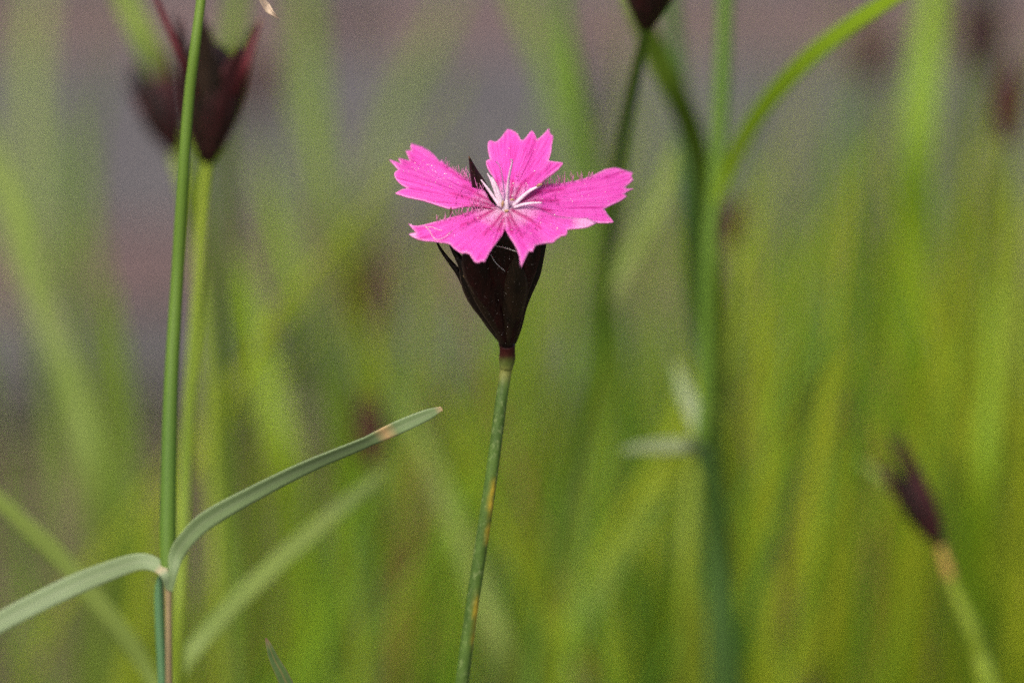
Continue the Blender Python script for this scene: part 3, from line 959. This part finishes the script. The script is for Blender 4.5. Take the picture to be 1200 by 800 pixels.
far_heads = [
 ('blurred rust-brown bud close beside the dark green stem', (853, 298, .60), (857, 246, .60), 26, [(852, 302, .60, 10), (850, 420, .62, 13), (856, 600, .64, 14), (868, 840, .66, 14)], RUST, 'stem_yellow', 31),
 ('brown bud standing tall above the yellow-green stems', (1178, 178, .60), (1182, 88, .60), 36, [(1177, 184, .60, 12), (1170, 300, .61, 16), (1160, 480, .62, 17), (1150, 640, .63, 17), (1146, 830, .64, 17)], RUST, 'stem_yellow', 32),
 ('purplish-brown bud rising between two tall blurred stems', (1148, 96, .70), (1152, 6, .70), 44, [(1147, 102, .70, 11), (1138, 240, .72, 12), (1125, 460, .74, 12), (1118, 830, .76, 12)], WINE, 'stem_mid', 33),
 ('faint brown bud above the arching bright leaf', (1018, 108, .80), (1024, 38, .80), 42, [(1018, 113, .80, 10), (1022, 300, .82, 11), (1034, 520, .84, 11), (1040, 840, .86, 11)], RUST, 'stem_mid', 34),
 ('soft mauve-brown bud half hidden among dense green stems', (926, 540, .76), (942, 452, .76), 48, [(925, 545, .76, 11), (918, 620, .78, 12), (905, 840, .8, 12)], WINE, 'stem_mid', 35),
 ('dim reddish-brown bud behind the leaning rust-red bud', (1004, 556, .82), (1016, 470, .82), 46, [(1004, 560, .82, 11), (996, 660, .84, 12), (990, 840, .86, 12)], RUST, 'stem_yellow', 36),
 ('hazy brown bud low among the stems under the rust-red bud', (996, 800, .84), (1006, 710, .84), 46, [(996, 806, .84, 11), (994, 900, .86, 12)], WINE, 'stem_mid', 37),
 ('dark brown bud behind the tan-spotted strap leaf', (437, 556, .60), (433, 478, .60), 36, [(437, 561, .60, 10), (442, 640, .61, 12), (446, 720, .62, 12), (450, 840, .63, 12)], RUST, 'stem_yellow', 38),
 ('faint rusty bud floating above the strap leaf', (436, 392, .84), (430, 318, .84), 44, [(436, 397, .84, 10), (440, 520, .86, 11), (444, 840, .9, 11)], RUST, 'stem_yellow', 39),
 ('brown bud low down between strap leaf and flower stem', (498, 706, .72), (492, 632, .72), 36, [(498, 710, .72, 10), (504, 840, .74, 11)], RUST, 'stem_yellow', 40),
 ('ghostly brown bud to the flower side of the double-awned bud', (306, 142, .86), (298, 74, .86), 40, [(306, 147, .86, 10), (316, 300, .88, 11), (330, 520, .9, 11), (340, 840, .92, 11)], RUST, 'stem_mid', 41),
]
for lab, hb, ht, w, stem, mats, sm, seed in far_heads:
    headed_stalk(lab, hb, ht, w, stem, M[sm], mats, seed, group='blurred buds in the background')

# the pair of olive leaves crossing behind the tall stalk
DC = 0.482
P, rad, root = stalk_path([(193, 822, DC, 10), (195, 870, DC, 10)], 6)
t = thing('carnation_shoot', 'leaf pair of olive blades spreading in a wide V behind the tall leafy stalk', 'leaf shoot', root)
tube('stem', P, rad, M['stem_yellow'], t, 8)
for pts in ([(192, 824, DC, 12), (174, 788, DC, 20), (150, 748, DC - .001, 24), (115, 705, DC - .002, 25), (62, 645, DC - .003, 24), (0, 588, DC - .004, 22), (-60, 540, DC - .004, 14), (-100, 508, DC - .004, 3)],
            [(196, 824, DC, 12), (210, 787, DC, 21), (235, 752, DC, 24), (275, 707, DC + .003, 25), (330, 655, DC + .008, 25), (380, 612, DC + .015, 23), (425, 574, DC + .025, 17), (455, 548, DC + .032, 3)]):
    q = catmull([tuple(map(float, p)) for p in pts], 30)
    ribbon('leaf', [U(a, b, c) for a, b, c, w in q], [w * K * c for a, b, c, w in q], M['leaf_olive'], t, fold=0.25, twist=[-0.45] * 30)

# short pointed leaf tip in focus at the bottom
q = catmull([(311.5, 747, .421, 2), (316, 758, .421, 8), (322, 773, .4215, 12), (331, 790, .422, 15), (344, 820, .423, 17), (362, 870, .4245, 16)], 30)
pp = [U(a, b, c) for a, b, c, w in q]
gg = to_ground(pp, 8)
t = thing('carnation_shoot', 'sharp dark-tipped green leaf poking up low beside the pink flower stem', 'leaf shoot', gg[-1])
M['leaf_tip'] = leaf_mat('leaf_dark_tipped', (0.10, 0.17, 0.05), (0.22, 0.20, 0.07), None, [(0.0, 0.20, (0.10, 0.05, 0.02))])
ribbon('leaf', pp + gg, [w * K * .42 for a, b, c, w in q] + [16 * K * .42 * (1 - 0.07 * i) for i in range(8)], M['leaf_tip'], t, fold=0.6, twist=[0.15] * 38)

# dark stalk with node and small pale leaves, right of the flower
DA = 0.508
P, rad, root = stalk_path([(853, -60, DA, 18), (850, 0, DA, 18), (846, 100, DA, 19), (839, 200, DA, 19), (831, 300, DA, 19), (829, 400, DA + .002, 18), (827, 470, DA + .003, 18), (824, 525, DA + .004, 20),
                           (838, 580, DA + .006, 20), (847, 650, DA + .01, 20), (853, 740, DA + .012, 20), (862, 830, DA + .014, 20)], 50)
t = thing('carnation', 'dark green stalk with short pale leaves at its node and an arching bright leaf', 'flower stalk', root)
ni = next(i for i, p in enumerate(P) if inv(p)[1] > 528)
tube('stem', P[:ni], rad[:ni], M['stem_mid'], t, 10)
o = tube('lower_stem', P[ni - 1:], rad[ni - 1:], M['stem_dark'], t, 10)
o['label'] = 'darker blue-green stem below the node'
for nm, pts, mt in (('leaf', [(824, 528, DA + .004, 12), (806, 522, DA, 17), (780, 522, DA, 18), (752, 524, DA, 13), (728, 528, DA, 3)], 'leaf_pale'),
                    ('leaf', [(825, 526, DA + .004, 10), (820, 505, DA + .008, 17), (811, 478, DA + .014, 19), (800, 452, DA + .02, 16), (790, 425, DA + .026, 3)], 'leaf_pale'),
                    ('leaf', [(836, 248, DA, 10), (852, 200, DA - .004, 16), (872, 162, DA - .010, 20), (902, 117, DA - .018, 22), (945, 71, DA - .027, 22), (992, 34, DA - .034, 21), (1040, 2, DA - .040, 19), (1090, -28, DA - .046, 12), (1130, -50, DA - .05, 3)], 'leaf_bright')):
    q = catmull([tuple(map(float, p)) for p in pts], 30)
    ribbon(nm, [U(a, b, c) for a, b, c, w in q], [w * K * c for a, b, c, w in q], M[mt], t, fold=0.35, twist=[-0.35] * 30)

# single blades and stems: label, material, ribbon?, path from the top
blades = [
 ('bright green blade slanting away under the dark red bud tip', 'leaf_green', 1, [(726, -40, .50, 16), (745, 10, .50, 24), (768, 60, .505, 27), (792, 110, .51, 27), (814, 165, .52, 26), (826, 235, .53, 24), (832, 330, .545, 22), (842, 480, .56, 20), (850, 850, .57, 20)]),
 ('dark thin stem between the bright blade and the dark noded stalk', 'stem_dark', 0, [(782, -50, .545, 18), (790, 40, .545, 18), (799, 130, .545, 18), (807, 250, .545, 19), (815, 340, .55, 19), (826, 430, .555, 19), (832, 600, .56, 19), (838, 850, .56, 19)]),
 ('pale olive blade curving down from the dark thin stem behind a pink petal', 'leaf_olive', 1, [(800, 150, .58, 5), (787, 195, .575, 14), (768, 245, .57, 18), (742, 292, .57, 19), (716, 345, .57, 18), (700, 400, .575, 16), (684, 520, .59, 15), (672, 680, .6, 15), (668, 850, .6, 15)]),
 ('green blade rising behind the double-awned bud', 'leaf_green', 1, [(128, -60, .57, 18), (148, 0, .57, 24), (176, 60, .57, 26), (204, 125, .575, 24), (228, 220, .58, 22), (244, 360, .59, 18), (258, 560, .60, 18), (270, 850, .60, 18)]),
 ('broad soft green blade leaning over the grey paving', 'leaf_olive', 1, [(-40, 80, .62, 12), (-8, 190, .62, 26), (26, 300, .62, 30), (62, 390, .62, 30), (92, 470, .62, 28), (112, 570, .62, 26), (124, 700, .63, 26), (130, 860, .64, 26)]),
 ('yellow-green stem tall above the brown standing bud', 'stem_yellow', 0, [(1196, 200, .64, 12), (1192, 330, .64, 22), (1186, 480, .64, 24), (1180, 640, .65, 24), (1174, 860, .66, 24)]),
 ('wide yellow-green blade beyond the arching bright leaf', 'leaf_bright', 1, [(1098, -60, .66, 20), (1086, 60, .66, 32), (1072, 180, .66, 34), (1062, 300, .67, 32), (1056, 480, .68, 30), (1050, 860, .7, 28)]),
 ('slim mid-green stem between the topmost petal and the dark red bud tip', 'stem_mid', 0, [(650, -60, .60, 16), (664, 40, .60, 18), (680, 130, .60, 19), (700, 230, .605, 20), (716, 320, .61, 20), (730, 470, .62, 20), (742, 650, .63, 20), (750, 850, .64, 20)]),
 ('wide fresh green blade slanting up over the paving behind the topmost petal', 'leaf_green', 1, [(580, -80, .74, 14), (612, 0, .74, 24), (645, 80, .74, 28), (676, 170, .74, 28), (702, 280, .74, 26), (722, 420, .75, 26), (740, 620, .76, 26), (752, 850, .78, 26)]),
 ('yellow-green blade low behind the tan-spotted strap leaf', 'leaf_bright', 1, [(262, 250, .68, 5), (288, 340, .68, 20), (312, 440, .68, 30), (336, 540, .68, 32), (356, 660, .69, 30), (372, 850, .7, 28)]),
 ('bright yellow stem standing beneath the pale node leaves', 'stem_yellow', 0, [(872, 300, .56, 10), (862, 400, .56, 18), (842, 480, .56, 18), (812, 570, .56, 20), (806, 680, .56, 22), (808, 850, .57, 22)]),
 ('soft grey-green blade crossing behind the pink flower stem', 'leaf_olive', 1, [(470, 460, .60, 5), (500, 530, .60, 18), (532, 610, .60, 22), (562, 690, .60, 24), (592, 770, .60, 24), (616, 860, .61, 22)]),
 ('green blade sloping up to the pale curving blade base', 'leaf_green', 1, [(790, 560, .60, 5), (746, 622, .60, 18), (704, 690, .60, 24), (668, 760, .60, 24), (640, 860, .61, 22)]),
 ('lime blade fan beside the tan-necked bud stem', 'leaf_bright', 1, [(1168, 330, .60, 6), (1160, 450, .60, 20), (1150, 580, .60, 24), (1140, 700, .61, 24), (1136, 860, .62, 24)]),
 ('deep green stem between the mauve-brown bud and dim reddish bud', 'stem_mid', 0, [(970, 330, .66, 10), (968, 470, .66, 22), (962, 620, .66, 24), (956, 860, .67, 24)]),
 ('pale faded blade leaning on the far paving beside the broad soft blade', 'leaf_olive', 1, [(52, -60, .86, 10), (40, 60, .86, 26), (34, 180, .86, 30), (44, 320, .86, 30), (66, 480, .87, 28), (84, 640, .88, 28), (92, 860, .9, 26)]),
 ('dim olive blade between the broad soft blade and the leafy stalk', 'leaf_green', 1, [(80, 110, .84, 5), (92, 200, .84, 20), (106, 330, .84, 26), (126, 470, .85, 28), (142, 640, .86, 28), (152, 860, .88, 26)]),
 ('soft green blade standing tall near the ghostly brown bud', 'leaf_green', 1, [(352, -70, .80, 20), (358, 40, .80, 30), (368, 150, .80, 33), (384, 260, .80, 32), (404, 380, .81, 30), (420, 560, .82, 28), (432, 860, .84, 28)]),
 ('hazy olive blade arching over the paving toward the topmost petal', 'leaf_olive', 1, [(540, -20, .86, 8), (500, 60, .86, 24), (462, 140, .86, 28), (434, 230, .86, 30), (418, 340, .87, 30), (410, 520, .88, 28), (404, 860, .9, 26)]),
 ('green blade peeping up between the two reddish awns', 'leaf_green', 1, [(286, -70, .60, 10), (276, 10, .60, 22), (268, 70, .60, 24), (262, 180, .61, 22), (268, 340, .62, 22), (284, 560, .64, 22), (296, 860, .66, 22)]),
 ('yellowish-green blade leaning up toward the faint rusty bud', 'leaf_bright', 1, [(300, 170, .76, 6), (324, 260, .76, 24), (352, 360, .76, 28), (378, 460, .77, 28), (398, 600, .78, 28), (410, 860, .8, 26)]),
 ('lush green blade standing behind the pale leaf that arches over bare soil', 'leaf_green', 1, [(128, 330, .66, 5), (138, 430, .66, 22), (146, 540, .66, 32), (154, 660, .66, 34), (160, 860, .67, 32)]),
]
for lab, mt, rib, pts in blades:
    if rib:
        q = catmull([tuple(map(float, p)) for p in pts], 26)
        pp = [U(a, b, c) for a, b, c, w in q]
        gg = to_ground(pp, 6)
        wd = [w * K * c for a, b, c, w in q]
        t = ribbon('carnation_shoot', pp + gg, wd + [wd[-1] * (1 - 0.05 * i) for i in range(6)], M[mt], None, fold=0.35, twist=[R.uniform(-.3, .3)] * 32)
    else:
        P, rad, root = stalk_path(pts, 26)
        t = tube('carnation_shoot', P, rad, M[mt], None, 8)
        gg = [root]
    t.data.transform(Matrix.Translation(-gg[-1]))
    t.location = gg[-1]
    t['label'] = lab
    t['category'] = 'leaf shoot' if rib else 'flower stalk'
    t['group'] = 'single blurred blades and stems'

# ------------------------------------------------------------------ the mass of grass behind
COLS = [((0.33, 0.41, 0.022), 42), ((0.19, 0.36, 0.022), 36), ((0.11, 0.25, 0.025), 11), ((0.20, 0.31, 0.10), 6), ((0.32, 0.23, 0.07), 4), ((0.12, 0.07, 0.05), 2)]
cw = [c for c, w in COLS for _ in range(w)]
V, F, CC = [], [], []
def add_blade(tx, ty, d, wmm, lean, curve, c):
    tip = U(tx, ty, d)
    if tip.z < 0.02:
        return
    h = tip.z
    rootp = Vector((tip.x - lean * h, tip.y + R.uniform(-.25, .1) * h, -0.003))
    rootp.y = min(1.085, rootp.y)
    mid = inv(rootp.lerp(tip, 0.5))
    if mid[0] < 150 and mid[1] > 380 and R.random() < 0.85:
        return
    side = Vector((math.cos(c[3]), math.sin(c[3]), 0))
    nseg = 8
    b0 = len(V)
    for i in range(nseg + 1):
        t = i / nseg
        p = rootp.lerp(tip, t) + Vector((curve * h * math.sin(math.pi * t * 0.9) * 0.3, 0, 0.04 * h * math.sin(math.pi * t)))
        w = wmm * 0.0005 * min(1, 0.55 + t * 1.2) * (1 - max(0, (t - 0.55) / 0.45) ** 1.5 * 0.95)
        nn = Vector((-side.y, side.x, 0)) * w * 0.5
        V.extend([p - side * w, p + nn, p + side * w])
        CC.extend([c[:3]] * 3)
    for i in range(nseg):
        for k in range(2):
            a = b0 + i * 3 + k
            F.append((a, a + 1, a + 4, a + 3))
def cover(x, y):
    """how green the photo is at a pixel, 0..1"""
    g = min(1, max(0, (x - 120) / 760))
    top = 480 - 500 * g
    if x < 130:
        return 0.04
    return min(1, max(0.03, (y - top + 160) / 520))
def pick(y):
    c = cw[R.randrange(len(cw))]
    j = R.uniform(0.7, 1.25)
    return (c[0] * j, c[1] * j, c[2] * j, R.uniform(0, 3.14))
n = 0
while n < 1150:            # the far mass
    tx, ty, d = R.uniform(-160, 1360), R.uniform(-160, 860), 0.72 + 0.36 * R.random()
    if R.random() > cover(tx, ty) ** 1.3 * 0.9 + 0.03:
        continue
    add_blade(tx, ty, d, R.uniform(1.4, 3.4), R.gauss(-0.02, 0.16), R.gauss(0, 0.35), pick(ty))
    n += 1
n = 0
while n < 190:             # nearer streaks
    tx, ty, d = R.uniform(-100, 1300), R.uniform(-200, 760), 0.55 + 0.17 * R.random()
    if R.random() > cover(tx, ty - 60) ** 1.5:
        continue
    add_blade(tx, ty, d, R.uniform(2.2, 4.4), R.gauss(-0.03, 0.20), R.gauss(0, 0.45), pick(ty))
    n += 1
for i in range(34):        # yellow-green blades thick by the brown standing bud
    j = R.uniform(0.85, 1.2)
    add_blade(R.uniform(1010, 1270), R.uniform(60, 520), R.uniform(.56, .72), R.uniform(2.4, 4.4), R.gauss(0, .12), R.gauss(0, .3), (.36 * j, .42 * j, .02, R.uniform(-.5, .5)))
gm, nt, out = new_mat('grass_blades')
ga = nd(nt, 'ShaderNodeAttribute')
ga.attribute_name = 'tint'
leafy(nt, out, ga.outputs['Color'], 0.55, 0.5, 0.3)
go = mesh('grass', V, F, gm)
ca = go.data.color_attributes.new('tint', 'FLOAT_COLOR', 'POINT')
ca.data.foreach_set('color', [x for c in CC for x in (*c, 1.0)])
go['kind'] = 'stuff'
go['label'] = 'dense mass of out-of-focus green grass filling the bed'
go['category'] = 'grass'
